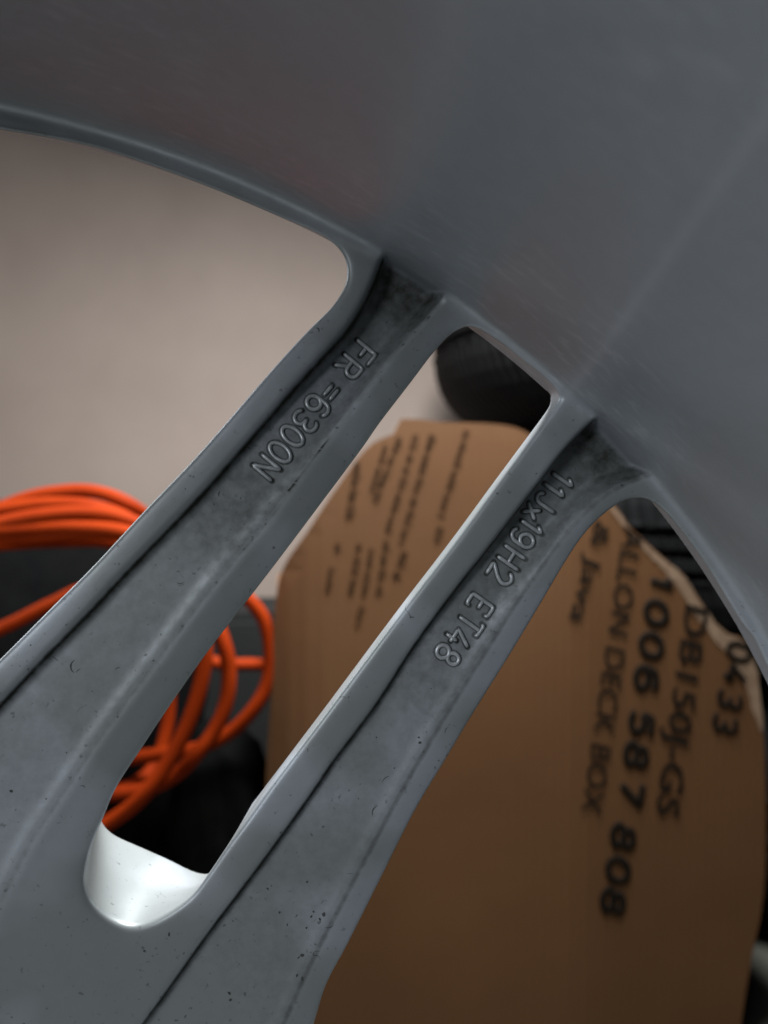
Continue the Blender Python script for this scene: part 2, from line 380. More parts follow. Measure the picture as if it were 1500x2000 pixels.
# naive surface nets
def surface_nets(G):
    neg = G < 0
    c = np.zeros((nu-1, nv-1, ny-1), np.uint8)
    for dx in (0, 1):
        for dy in (0, 1):
            for dz in (0, 1): c += neg[dx:nu-1+dx, dy:nv-1+dy, dz:ny-1+dz]
    act = (c > 0) & (c < 8); ijk = np.argwhere(act)
    idx = np.full(act.shape, -1, np.int32); idx[act] = np.arange(len(ijk), dtype=np.int32)
    acc = np.zeros((len(ijk), 3)); cnt = np.zeros(len(ijk))
    corners = [(a, b, d) for a in (0, 1) for b in (0, 1) for d in (0, 1)]
    for a in corners:
        for ax in range(3):
            if a[ax]: continue
            b = list(a); b[ax] = 1
            ga = G[ijk[:, 0]+a[0], ijk[:, 1]+a[1], ijk[:, 2]+a[2]]; gb = G[ijk[:, 0]+b[0], ijk[:, 1]+b[1], ijk[:, 2]+b[2]]
            m = (ga < 0) != (gb < 0); t = ga/np.where(m, ga-gb, 1)
            p = np.tile(np.array(a, float), (len(ijk), 1)); p[:, ax] += t
            acc[m] += p[m]; cnt[m] += 1
    vert = ijk + acc/cnt[:, None]
    quads = []
    for ax in range(3):
        sl0 = [slice(1, -1)]*3; sl1 = [slice(1, -1)]*3; sl0[ax] = slice(0, -1); sl1[ax] = slice(1, None)
        a = neg[tuple(sl0)]; b = neg[tuple(sl1)]
        e = np.argwhere(a != b); fl = a[tuple(e.T)]
        off = np.ones(3, int); off[ax] = 0; e = e + off
        o1, o2 = [(1, 2), (2, 0), (0, 1)][ax]
        q = []
        for (s1, s2) in ((1, 1), (0, 1), (0, 0), (1, 0)):
            g = e.copy(); g[:, o1] -= s1; g[:, o2] -= s2
            q.append(idx[g[:, 0], g[:, 1], g[:, 2]])
        q = np.stack(q, 1); q[~fl] = q[~fl][:, ::-1]
        quads.append(q)
    return vert, np.vstack(quads)
vert, quads = surface_nets(G); del G
def bil(A, fu, fv):
    i = np.clip(fu.astype(int), 0, nu-2); j = np.clip(fv.astype(int), 0, nv-2); a = fu-i; b = fv-j
    return A[i, j]*(1-a)*(1-b) + A[i+1, j]*a*(1-b) + A[i, j+1]*(1-a)*b + A[i+1, j+1]*a*b
def fpt(p):
    fu = (p[:, 0]-us[0])/Hh; fv = (p[:, 1]-vs[0])/Hh
    return field(bil(D2, fu, fv), bil(FF, fu, fv), bil(TT, fu, fv), bil(SS, fu, fv), np.hypot(p[:, 0], p[:, 1]), p[:, 2])
pv = np.stack([us[0]+vert[:, 0]*Hh, vs[0]+vert[:, 1]*Hh, ys[0]+vert[:, 2]*Hh], 1)
def grad(p, e=2.5e-4):
    return np.stack([(fpt(p+np.eye(3)[i]*e) - fpt(p-np.eye(3)[i]*e))/(2*e) for i in range(3)], 1)
for _ in range(2):
    g = grad(pv); n2 = (g**2).sum(1)+1e-6
    pv = pv - np.clip(fpt(pv)/n2, -Hh*.6, Hh*.6)[:, None]*g
ed = np.vstack([quads[:, [0, 1]], quads[:, [1, 2]], quads[:, [2, 3]], quads[:, [3, 0]]])
for _ in range(4):                                  # relax, then back onto the surface
    c_ = np.bincount(ed[:, 0], minlength=len(pv)) + np.bincount(ed[:, 1], minlength=len(pv)) + 1e-9
    av = np.stack([(np.bincount(ed[:, 0], pv[ed[:, 1], k], len(pv)) + np.bincount(ed[:, 1], pv[ed[:, 0], k], len(pv)))/c_ for k in range(3)], 1)
    pv = pv + .6*(av-pv)
    g = grad(pv); pv = pv - np.clip(fpt(pv)/((g**2).sum(1)+1e-6), -Hh, Hh)[:, None]*g
nrm = grad(pv, 5e-4); nrm /= np.linalg.norm(nrm, axis=1)[:, None] + 1e-9
for _ in range(2):
    nrm = nrm + .5*(np.stack([(np.bincount(ed[:, 0], nrm[ed[:, 1], k], len(pv)) + np.bincount(ed[:, 1], nrm[ed[:, 0], k], len(pv)))/c_ for k in range(3)], 1) - nrm)
nrm /= np.linalg.norm(nrm, axis=1)[:, None] + 1e-9
# grime amounts per vertex
PXM = D/FPX
def grime_of(p, letters=None):
    fu = (p[:, 0]-us[0])/Hh; fv = (p[:, 1]-vs[0])/Hh; r = np.hypot(p[:, 0], p[:, 1])
    i1 = bil(in1, fu, fv); i2 = bil(in2, fu, fv)
    l1, l2, q1, q2 = (bil(a, fu, fv) for a in (dl1, dl2, dr1, dr2))
    fade = sstep(r, .055, .085)
    sL = lambda l, i: np.where(l > .0007, np.exp(-(l-.0007)/.0010), np.exp(-((l-.0007)/.00055)**2))
    g = np.maximum(sL(l1, i1), sL(l2, i2))*fade
    g = np.maximum(g, .36*np.exp(-(q1/.0009)**2)*fade); g = np.maximum(g, .58*np.exp(-(q2/.0007)**2)*fade)
    g = np.maximum(g, .24*np.maximum(i1, i2)*sstep(r, .075, .10))
    tp = sstep(r, RB-.022, RB-.003)*np.maximum(i1, i2)*.75
    g = np.maximum(g, tp)
    g = np.maximum(g, .42*np.maximum(i1, i2)*sstep(r, .13, .17))
    g *= (np.abs(p[:, 2]) < .009) | (r < 0)
    g *= 1 - sstep(r, RB-.0008, RB+.0003)
    return g
gr = grime_of(pv) * (nrm[:, 2] < -.2)

# letters: single-stroke alphabet (x right, y up, height 1)
def arc(cx, cy, rx, ry, a0, a1, n=12): return [(cx+rx*math.cos(R_(a0+(a1-a0)*k/n)), cy+ry*math.sin(R_(a0+(a1-a0)*k/n))) for k in range(n+1)]
GL = {'F': [[(0, 0), (0, 1), (.56, 1)], [(0, .52), (.44, .52)]],
 'R': [[(0, 0), (0, 1)] + [(.32, 1)] + arc(.34, .74, .24, .26, 90, -90, 10) + [(0, .48)], [(.30, .48), (.60, 0)]],
 '=': [[(0, .64), (.56, .64)], [(0, .34), (.56, .34)]],
 '6': [arc(.30, .70, .28, .30, 40, 180, 8) + [(.02, .5)] + arc(.30, .30, .28, .30, 180, 540, 20)],
 '3': [arc(.28, .75, .26, .25, 150, -90, 12) + [(.2, .5)], [(.28, .5)] + arc(.28, .26, .29, .26, 80, -150, 14)],
 '0': [arc(.29, .5, .29, .5, 90, 450, 24)],
 'N': [[(0, 0), (0, 1), (.56, 0), (.56, 1)]],
 '1': [[(.06, .74), (.26, 1), (.26, 0)]],
 'J': [[(.42, 1), (.42, .28)] + arc(.20, .26, .22, .26, 0, -165, 9)],
 'x': [[(0, .62), (.46, 0)], [(.46, .62), (0, 0)]],
 '9': [arc(.28, .70, .28, .30, 0, 360, 20), [(.56, .70), (.56, .42)] + arc(.28, .32, .28, .32, 0, -140, 9)],
 'H': [[(0, 0), (0, 1)], [(.56, 0), (.56, 1)], [(0, .5), (.56, .5)]],
 '2': [arc(.28, .73, .27, .27, 165, -20, 10) + [(.40, .42), (0, 0), (.58, 0)]],
 'E': [[(.50, .14), (.50, 0), (0, 0), (0, 1), (.50, 1), (.50, .86)], [(0, .5), (.38, .5)]],
 'T': [[(.03, .90), (.03, 1), (.57, 1), (.57, .90)], [(.30, 1), (.30, 0)]],
 '4': [[(.44, 0), (.44, .34)], [(.62, .30), (0, .30), (.40, 1)], [(.44, .12), (.44, .5)]],
 '8': [arc(.28, .76, .23, .24, -90, 270, 18), arc(.28, .26, .28, .26, 90, 450, 18)]}
WID = {c: max(x for s in g for x, _ in s) for c, g in GL.items()}
ROW1 = [('F', 710, 684), ('R', 683, 713), ('=', 648, 765), ('6', 621, 791), ('3', 597, 822), ('0', 571, 851), ('0', 547, 883), ('N', 521, 913)]
ROW2 = [('1', 1113, 932), ('1', 1095, 952), ('J', 1078, 981), ('x', 1053, 1004), ('1', 1048, 1026), ('9', 1026, 1052), ('H', 1002, 1090), ('2', 979, 1123), ('E', 937, 1182), ('T', 917, 1217), ('4', 894, 1245), ('8', 873, 1277)]
def layout(row, d, hpx):
    d = np.array(d, float); d /= np.linalg.norm(d); up = np.array([-d[1]*-1*-1, 0])  # placeholder, replaced below
    up = np.array([d[1], -d[0]])                     # photograph axes (y down): the letters' tops point this way
    out = []
    for ch, cx, cy in row:
        w = WID[ch]; S = []
        for st in GL[ch]:
            pts = [np.array([cx, cy]) + d*(x-w/2)*hpx + up*((y-.5) if ch != 'x' else (y-.5))*hpx for x, y in st]
            S.append(pl([tuple(q) for q in pts]) )
        out.append((ch, S))
    return out
# pixel positions were read at the pocket floor, 2 to 3 mm beyond the plane used here
PF = lambda pts, dy: pts + (pts + CEN - CAM[[0, 2]])*(dy/D)
LT1 = layout(ROW1, (521-710, 913-684), 49); LT2 = layout(ROW2, (873-1113, 1277-932), 47)
allseg = []
def floor_y(q):
    u, v = xz2uv(q[:, 0], q[:, 1]); return bil(FF, (u-us[0])/Hh, (v-vs[0])/Hh)
LETTERS = []
for row in (LT1, LT2):
    for ch, strokes in row:
        ns = []
        for s in strokes:
            ds = []
            for i in range(len(s)-1):
                n = max(1, int(np.linalg.norm(s[i+1]-s[i])/.0005))
                for k in range(n): ds.append(s[i] + (s[i+1]-s[i])*k/n)
            ds.append(s[-1]); ds = np.array(ds)
            ds = PF(ds, .0022); ns.append(ds); allseg.append(ds)
        LETTERS.append((ch, ns, 0 if row is LT1 else 1))
LP = np.vstack(allseg)

# split the mesh into barrel, hub and the two arms of the twin spoke, clipped to a 72 degree sector
ctr = pv[quads].mean(1); rr_ = np.hypot(ctr[:, 0], ctr[:, 1]); aa_ = np.arctan2(ctr[:, 0], ctr[:, 1])
ok = (np.abs(aa_) < TX/2+.0012) & (rr_ > .03) & (rr_ < RB+.0060) & (ctr[:, 2] > Y0+2*Hh)
quads = quads[ok][:, ::-1]; ctr = ctr[ok]; rr_ = rr_[ok]; aa_ = aa_[ok]
lipmask = rr_ > RB - .0042
# thin sector boundary uses the lip everywhere windows reach
is_bar = (rr_ > RB-.0008) | ((rr_ > RB-.0075) & ((np.abs(aa_) > R_(14.5))))
is_hub = (~is_bar) & (rr_ < .0865)
is_s1 = (~is_bar) & (~is_hub) & (aa_ < R_(0.2)); is_s2 = (~is_bar) & (~is_hub) & (aa_ >= R_(0.2))
def to_local(p):
    x, z = uv2xz(p[:, 0], p[:, 1]); return np.stack([x, p[:, 2], z], 1)
LUV = np.stack(xz2uv(LP[:, 0], LP[:, 1]), 1)
def letter_zone(q):
    c = ctr_all[q]; return None
def submesh(mask, refine=False):
    q = quads[mask]; used, inv = np.unique(q, return_inverse=True); q = inv.reshape(-1, 4)
    p = pv[used]; n = nrm[used]; g = gr[used]
    if refine:      # 4 x 4 finer faces where the raised letters stand, so that the dirt round them can be drawn
        c = p[q].mean(1); near = np.zeros(len(q), bool); cand = (n[q[:, 0]][:, 2] < -.5)
        ci = np.where(cand)[0]
        lo = LUV.min(0)-.003; hi = LUV.max(0)+.003
        ci = ci[(c[ci, 0] > lo[0]) & (c[ci, 0] < hi[0]) & (c[ci, 1] > lo[1]) & (c[ci, 1] < hi[1])]
        for s in range(0, len(ci), 4000):
            ii = ci[s:s+4000]; dd = ((c[ii, None, :2] - LUV[None, ::2])**2).sum(2).min(1); near[ii[dd < .0024**2]] = True
        fq = q[near]; K = 4; newp = []; newn = []; newg = []; newq = []; base = len(p)
        t = np.linspace(0, 1, K+1); a, b = np.meshgrid(t, t, indexing='ij'); a = a.ravel(); b = b.ravel()
        w = np.stack([(1-a)*(1-b), a*(1-b), a*b, (1-a)*b], 1)
        np_ = np.einsum('kc,fcd->fkd', w, p[fq]).reshape(-1, 3); nn_ = np.einsum('kc,fcd->fkd', w, n[fq]).reshape(-1, 3)
        ng = np.einsum('kc,fc->fk', w, g[fq]).ravel()
        dist = np.empty(len(np_))
        for s in range(0, len(np_), 6000): dist[s:s+6000] = np.sqrt(((np_[s:s+6000, None, :2]-LUV[None])**2).sum(2).min(1))
        lg = .84*np.exp(-(np.maximum(dist-.00050, 0)/.00042)**1.1)
        ng = np.maximum(ng, lg)
        m = (K+1)**2; cell = np.array([[i*(K+1)+j, (i+1)*(K+1)+j, (i+1)*(K+1)+j+1, i*(K+1)+j+1] for i in range(K) for j in range(K)])
        nq = (np.arange(len(fq))[:, None, None]*m + cell[None] + base).reshape(-1, 4)
        p = np.vstack([p, np_]); n = np.vstack([n, nn_]); g = np.concatenate([g, ng]); q = np.vstack([q[~near], nq])
    return p, n, g, q
def rot_y(P3, a):
    c, s = math.cos(a), math.sin(a); o = P3.copy(); o[:, 0] = P3[:, 0]*c + P3[:, 2]*s; o[:, 2] = -P3[:, 0]*s + P3[:, 2]*c; return o
def build(name, p3, n3, g, q):
    me = fast_mesh(name, p3, q)
    at = me.attributes.new('grime', 'FLOAT', 'POINT'); at.data.foreach_set('value', g.astype(np.float32))
    me.polygons.foreach_set('use_smooth', [True]*len(me.polygons))
    n3 = n3/(np.linalg.norm(n3, axis=1)[:, None]+1e-9)
    me.normals_split_custom_set_from_vertices(n3.astype(np.float32).tolist())
    return me
wheel = empty('alloy_wheel', (CEN[0], 0, CEN[1]), 'silver twin-spoke alloy wheel seen from behind, with raised casting marks on two dusty spokes', 'wheel')
wheel.location = (CEN[0], 0, CEN[1])
meshes = {}
for nm, mask, rf in (('left', is_s1, True), ('right', is_s2, True)):
    p, n, g, q = submesh(mask, rf); p3 = to_local(p); n3 = to_local(n)
    meshes[nm] = build('spoke', p3, n3, g, q)
    p2_, n2_, g2_, q2_ = submesh(mask, False)
    meshes[nm+'_plain'] = build('spoke_plain', to_local(p2_), to_local(n2_), g2_, q2_)
SPOKES = {}
for k in range(5):
    for nm in ('left', 'right'):
        me = meshes[nm] if k == 0 else meshes[nm+'_plain']
        o = bpy.data.objects.new('spoke', me); scene.collection.objects.link(o); o.parent = wheel
        o.rotation_euler = (0, TX*k, 0); me.materials.clear() if False else None
        if not me.materials: me.materials.append(M_FACE)
        SPOKES[(k, nm)] = o
SPOKES[(0, 'left')]['label'] = 'spoke with the raised marking FR=6300N'
SPOKES[(0, 'right')]['label'] = 'spoke with the raised marking 11Jx19H2 ET48'
def ring5(mask, extra=None):
    p, n, g, q = submesh(mask); p3 = to_local(p); n3 = to_local(n); PP = []; NN = []; GG = []; QQ = []; b = 0
    for k in range(5):
        PP.append(rot_y(p3, TX*k)); NN.append(rot_y(n3, TX*k)); GG.append(g); QQ.append(q+b); b += len(p3)
    if extra:
        ep, en, eq = extra; PP.append(ep); NN.append(en); GG.append(np.zeros(len(ep))); QQ.append(eq+b)
    return np.vstack(PP), np.vstack(NN), np.concatenate(GG), np.vstack(QQ)
# turned part of the barrel: from the fillet towards the camera, round the inner flange and back outside
prof = [(RB+BSL*.0098, -.0098)] + [(RB+BSL*t, -t) for t in np.linspace(.013, .150, 24)] + \
       [(RB+.0062, -.160), (RB+.0090, -.170), (RB+.0105, -.185), (RB+.0135, -.192), (RB+.0175, -.195), (RB+.0190, -.192), (RB+.0178, -.188), (RB+.0165, -.184),
        (RB+.0155, -.150), (RB+.013, -.12), (RB+.011, -.05), (RB+.0095, .004), (RB+.017, .010), (RB+.0185, .016), (RB+.0155, .017), (RB+.007, .0115), (RB+.0056, .0095)]
prof = np.array(prof); NS = 360; th = np.linspace(0, math.tau, NS, endpoint=False)
tg = np.gradient(prof, axis=0); pn = np.stack([tg[:, 1], -tg[:, 0]], 1); pn /= np.linalg.norm(pn, axis=1)[:, None]
ep = np.array([[r*math.sin(t), y, r*math.cos(t)] for t in th for r, y in prof]); 
en = np.array([[a*math.sin(t), b, a*math.cos(t)] for t in th for a, b in pn])
m_ = len(prof)
eq = np.array([[i*m_+j, ((i+1) % NS)*m_+j, ((i+1) % NS)*m_+j+1, i*m_+j+1] for i in range(NS) for j in range(m_-1)])
# normals of the inner surface must point at the axis
if en[2].dot(np.array([0, 0, 1.0])) > 0: en = -en
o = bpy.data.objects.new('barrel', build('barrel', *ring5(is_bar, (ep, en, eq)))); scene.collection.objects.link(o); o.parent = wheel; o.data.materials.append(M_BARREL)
o = bpy.data.objects.new('hub', build('hub', *ring5(is_hub))); scene.collection.objects.link(o); o.parent = wheel; o.data.materials.append(M_FACE)

# raised characters
m_let, nt, b = new_mat('letter crests')
tc = nd(nt, 'ShaderNodeTexCoord').outputs['Object']
nt.links.new(mixc(nt, ramp(nt, noise(nt, 500, 4, .6, tc), [(.4, (0, 0, 0)), (.65, (1, 1, 1))]), (.34, .355, .355), (.50, .515, .515)), b.inputs['Base Color'])
b.inputs['Metallic'].default_value = .35; b.inputs['Roughness'].default_value = .38
bump(nt, b, noise(nt, 900, 3, .6, tc), .3, .0001)
for ch, strokes, which in LETTERS:
    Vv, Fc = [], []
    for s in strokes:
        y = floor_y(s); path = np.stack([s[:, 0], y - .00012, s[:, 1]], 1)
        closed = np.linalg.norm(path[0]-path[-1]) < 1e-5 and len(path) > 8
        if closed: path = path[:-1]
        # smooth corners
        for _ in range(1):
            q = path.copy(); q[1:-1] = .25*path[:-2]+.5*path[1:-1]+.25*path[2:]; path = q
        rad = np.full(len(path), .00044)
        if not closed: rad[0] = rad[-1] = .00028
        v, f = tube_geo(path, rad, 10, closed); b0 = len(Vv); Vv += v; Fc += [tuple(i+b0 for i in q) for q in f]
    lo = link('raised_letter' if ch.isalpha() else ('raised_sign' if ch == '=' else 'raised_digit'), mesh('raised_character', Vv, Fc), m_let, SPOKES[(0, 'left' if which == 0 else 'right')])

# small dark chips and curved scuffs in the paint, too small to be parts of their own
def on_face(px, py):
    y = 0.0
    for _ in range(3):
        q = P(px, py, y)[[0, 2]] - CEN; y = float(floor_y(q[None])[0])
    return np.array([q[0], y-.00004, q[1]])
Vc, Fc_ = [], []
chips = [(510,371,4.5),(474,349,2),(497,1162,4),(493,1170,3),(1022,1246,4),(1016,1251,3),(955,1078,2.4),(590,1866,6),(583,1870,4),(590,1912,6),(580,1905,4),(448,1940,5),(450,1952,4),(820,1450,4.5),(818,1440,3),(22,1545,4),(318,1382,2.5),(306,1398,2),(330,1378,2),(600,1722,3),(523,1736,3.5),(530,1730,2),(546,1782,2.5),(632,1786,5),(625,1796,4),(608,1790,4),(612,1780,3),(598,1812,3),(561,1806,3.5),(830,1132,1.8),(1047,925,2),(867,935,2),(842,1345,2),(770,1500,2),(735,1440,2),(700,1560,2.2),(335,1028,3),(362,955,2),(418,985,3),(522,938,2),(470,973,2),(300,1290,2),(215,1080,2),(60,1260,2),(730,710,2.5),(770,560,3),(745,600,2),(1140,880,2.5),(1120,870,2),(575,640,2),(700,650,2),(805,780,2),(840,720,2),(598,1015,1.8),(521,1110,2),(130,1470,2),(180,1350,2),(230,1400,2.4),(90,1560,2),(330,1825,5),(282,1857,3),(420,1500,2),(560,1480,2),(615,1440,2)]
def metal(px, py):
    q = on_face(px, py); u, v = xz2uv(np.array([q[0]]), np.array([q[2]])); return bil(D2, (u-us[0])/Hh, (v-vs[0])/Hh)[0] < -.0011
for px, py, r in chips:
    if not (metal(px-5, py) and metal(px+5, py) and metal(px, py-5) and metal(px, py+5)): continue
    n = 7; i0 = len(Vc); a0 = rng.uniform(0, 6.28); el = rng.uniform(.45, .95); ca_, sa_ = math.cos(a0), math.sin(a0)
    for k in range(n):
        rr2 = r*rng.uniform(.55, 1.1); a = math.tau*k/n; u_, v_ = rr2*math.cos(a), rr2*math.sin(a)*el
        Vc.append(on_face(px+u_*ca_-v_*sa_, py+u_*sa_+v_*ca_))
    Fc_.append(tuple(range(i0, i0+n)))
for cx, cy, r, a0, a1, w in [(152,1302,14,120,250,3.2),(160,1318,12,200,260,1.6),(742,1588,15,150,260,2.0),(762,1532,16,190,270,1.6),(436,966,9,150,230,2.4),(232,1312,8,200,300,1.6),(640,1800,12,20,120,1.8),(352,1130,10,30,140,1.4),(880,1430,11,160,250,1.3)]:
    n = 12; i0 = len(Vc)
    for k in range(n+1):
        a = R_(a0+(a1-a0)*k/n); ww = w*math.sin(math.pi*(k+.3)/(n+.6))*rng.uniform(.7, 1.2)
        for sg in (-1, 1): Vc.append(on_face(cx+(r+sg*ww/2)*math.cos(a), cy+(r+sg*ww/2)*math.sin(a)))
    for k in range(n): Fc_.append((i0+2*k, i0+2*k+1, i0+2*k+3, i0+2*k+2))
m_chip = simple_mat('bare chipped metal and dirt', (.025, .026, .024), (.05, .05, .045), 600, .6, .1, .0001)
link('paint_chips', mesh('paint_chips', Vc, Fc_), m_chip, wheel, smooth=False)['kind'] = 'stuff'

# ------------------------------------------------------------------ cardboard box
YB = 0.34
box_out = [(790,815),(830,816),(870,822),(935,824),(1000,831),(1045,852),(1120,915),(1170,958),(1205,992),(1232,1030),(1262,1058),(1300,1092),(1335,1120),(1356,1150),(1378,1182),(1402,1216),(1430,1240),(1462,1254),(1482,1300),(1492,1370),(1500,1433),(1505,1600),(1500,1760),(1476,1880),(1456,2000),(1440,2120)]
left_out = [(490,2120),(505,1800),(520,1500),(528,1380),(533,1240),(538,1180),(546,1138),(564,1098),(600,1046),(640,984),(672,938),(700,898),(735,862),(775,845)]
def panel_y(x, z):
    """depth of the sagging front panel: a soft vertical crease left of the big print"""
    px0 = P(1140, 1500, YB)[0]; d = x-px0; zt = P(1000, 830, YB)[2]
    return YB + .020*(np.sqrt(d*d+.004**2)-.004)/.06*np.where(d < 0, .35, .12) + 9.0*np.maximum(P(640, 1300, YB)[0] - x, 0)**2
cb = empty('cardboard_box', tuple(P(1000, 1700, YB)*[1, 1, 0] + [0, 0.02, 0]), 'brown cardboard deck box carton with torn top edge and black print, behind the spokes', 'box')
cb0 = np.array(cb.location)
outline = np.array([P(x, y, YB)[[0, 2]] for x, y in box_out])
lo_ = np.array([P(x, y, YB)[[0, 2]] for x, y in left_out])
bottom = [np.array([outline[-1][0], 0.002]), np.array([lo_[0][0]-.01, 0.002])]
contour = np.vstack([catmull(outline, 3), [bottom[0]], [bottom[1]], catmull(lo_, 3)])
# add a little raggedness to the torn edge
from mathutils.geometry import delaunay_2d_cdt
def panel(contour, thick, name, mat, parent, step=.012, yfn=panel_y, off=0.0):
    c = [Vector((float(a), float(b))) for a, b in contour]; n = len(c)
    lo, hi = contour.min(0), contour.max(0)
    gx, gz = np.meshgrid(np.arange(lo[0], hi[0], step), np.arange(lo[1], hi[1], step)); gx = gx.ravel(); gz = gz.ravel()
    ins = inside(gx, gz, contour) & (seg_dist(gx, gz, contour) > step*.4)
    pts = c + [Vector((float(a), float(b))) for a, b in zip(gx[ins], gz[ins])]
    vv, ee, ff, *_ = delaunay_2d_cdt(pts, [(i, (i+1) % n) for i in range(n)], [list(range(n))], 1, 1e-7)
    vv = np.array([(v.x, v.y) for v in vv]); y = yfn(vv[:, 0], vv[:, 1]) + off
    A = np.stack([vv[:, 0], y, vv[:, 1]], 1); B = A + [0, thick, 0]; N = len(A)
    ec = {}
    for f in ff:
        for i in range(len(f)):
            e = (f[i], f[(i+1) % len(f)]); ec[tuple(sorted(e))] = ec.get(tuple(sorted(e)), []) + [e]
    F2 = [tuple(f) for f in ff] + [tuple(i+N for i in f[::-1]) for f in ff]
    for k, v in ec.items():
        if len(v) == 1: a, b = v[0]; F2.append((b, a, a+N, b+N))
    me = mesh(name, np.vstack([A, B]) - np.array(parent.location if parent else (0, 0, 0)), F2)
    bm = bmesh.new(); bm.from_mesh(me); bmesh.ops.recalc_face_normals(bm, faces=bm.faces[:]); bm.to_mesh(me); bm.free()
    return link(name, me, mat, parent, smooth=False)
panel(contour, .004, 'front_panel', M_CARD, cb)
# side panels going back from the two upright edges
def strip(name, pts2, depth, mat, thick=.004, sgn=1):
    pts2 = np.array(pts2); V_ = []; F_ = []
    for x, z in pts2:
        y = float(panel_y(np.array(x), np.array(z))) + .004
        for (dx, dy) in ((0, 0), (thick*sgn, 0), (thick*sgn, depth), (0, depth)): V_.append((x+dx, y+dy, z))
    n = len(pts2)
    for i in range(n-1):
        for k in range(4): a, b = i*4+k, i*4+(k+1) % 4; F_.append((a, b, b+4, a+4))
    F_ += [(3, 2, 1, 0), tuple((n-1)*4+k for k in range(4))]
    me = mesh(name, np.array(V_)-cb0, F_)
    bm = bmesh.new(); bm.from_mesh(me); bmesh.ops.recalc_face_normals(bm, faces=bm.faces[:]); bm.to_mesh(me); bm.free()
    return link(name, me, mat, cb, smooth=False)
strip('side_panel', [bottom[1]] + [p for p in lo_[:6]], .14, M_CARD)
strip('side_panel', [bottom[0]+[-.004, 0]] + [p+[-.004, 0] for p in outline[::-1][:5]], .14, M_CARD)
# pale torn ply along the slanted rim, peeling towards the camera
rim = np.array([P(x, y, YB)[[0, 2]] for x, y in [(1160,952),(1205,995),(1232,1032),(1262,1060),(1300,1094),(1335,1122),(1356,1152),(1378,1184),(1402,1218),(1430,1242),(1464,1257),(1484,1302),(1493,1370),(1499,1425)]])
inn = np.array([P(x, y, YB)[[0, 2]] for x, y in [(1158,956),(1200,1002),(1225,1038),(1252,1068),(1286,1102),(1318,1136),(1340,1166),(1360,1198),(1382,1228),(1404,1256),(1436,1290),(1462,1335),(1478,1390),(1495,1437)]])
torn = np.vstack([catmull(rim, 4) + rng.normal(0, .0004, (53, 2)), catmull(inn[::-1], 4) + rng.normal(0, .0005, (53, 2))])
panel(torn, .0004, 'torn_edge', M_TORN, cb, .006, off=-.0005)
# printing
def text_mesh(s, bold=0.0):
    cu = bpy.data.curves.new('t', 'FONT'); cu.body = s; cu.size = 1; cu.offset = bold; cu.resolution_u = 4
    ob = bpy.data.objects.new('t', cu); scene.collection.objects.link(ob)
    dg = bpy.context.evaluated_depsgraph_get(); me = ob.evaluated_get(dg).to_mesh()
    v = np.array([tuple(p.co) for p in me.vertices]); f = [tuple(p.vertices) for p in me.polygons]
    ob.evaluated_get(dg).to_mesh_clear(); bpy.data.objects.remove(ob); bpy.data.curves.remove(cu)
    return v[:, :2], f
def print_line(s, p0, p1, hpx, mat, name='printed_line', bold=0.0, slant=0.0, spacing=None):
    """text reading from pixel p0 to p1 (baseline centre line), hpx tall"""
    v, f = text_mesh(s, bold); lo, hi = v.min(0), v.max(0)
    capmid = .5*(0+.70)
    p0, p1 = np.array(p0, float), np.array(p1, float); d = p1-p0; L = np.linalg.norm(d); d /= L; up = np.array([d[1], -d[0]])
    t = (v[:, 0]-lo[0])/(hi[0]-lo[0])*L; h = (v[:, 1]-capmid)/.70*hpx; t = t + h*slant
    pxs = p0 + t[:, None]*d + h[:, None]*up
    xz = np.array([P(a, b_, YB)[[0, 2]] for a, b_ in pxs]); y = panel_y(xz[:, 0], xz[:, 1])
    Vt = np.stack([xz[:, 0], y - .0012, xz[:, 1]], 1)
    bm = bmesh.new(); bm.from_mesh(mesh(name, Vt, f))
    bmesh.ops.remove_doubles(bm, verts=bm.verts[:], dist=1e-7)
    me = bpy.data.meshes.new(name); bm.to_mesh(me); bm.free()
    me.transform(Matrix.Translation(Vector(-cb0)))
    return link(name, me, mat, cb, smooth=False)
GL['5'] = [[(.52, 1), (.08, 1), (.04, .56)] + arc(.28, .32, .28, .31, 130, -150, 14)]
GL['7'] = [[(0, 1), (.58, 1), (.20, 0)]]
def stroke_line(chars, hpx, wpx, rpx, slant, d):
    d = np.array(d, float); d /= np.linalg.norm(d); up = np.array([d[1], -d[0]]); V_, F_ = [], []
    for ch, cx, cy in chars:
        wd = max(x for g in GL[ch] for x, _ in g)
        for st in GL[ch]:
            pth = []
            for x, y in st:
                q = np.array([cx, cy]) + d*((x-wd/2)/.57*wpx + (y-.5)*hpx*slant) + up*(y-.5)*hpx
                w3 = P(q[0], q[1], YB); pth.append([w3[0], 0, w3[2]])
            pth = np.array(pth); dense = [pth[0]]
            for k in range(len(pth)-1):
                n = max(1, int(np.linalg.norm(pth[k+1]-pth[k])/.002)); dense += [pth[k]+(pth[k+1]-pth[k])*(j+1)/n for j in range(n)]
            dense = np.array(dense); cl = np.linalg.norm(dense[0]-dense[-1]) < 1e-5
            if cl: dense = dense[:-1]
            v, f = tube_geo(dense, rpx/FPX*(YB+D), 8, cl); v = np.array(v)
            v[:, 1] = panel_y(v[:, 0], v[:, 2]) - .0010 + v[:, 1]*.15
            i0 = len(V_); V_ += list(v - cb0); F_ += [tuple(i+i0 for i in q) for q in f]
    return link('printed_line', mesh('printed_line', V_, F_), M_INK, cb)
stroke_line([('0', 1449, 1275), ('4', 1440, 1320), ('3', 1431, 1368), ('3', 1421, 1415)], 45, 30, 6.0, .12, (-42, 188))
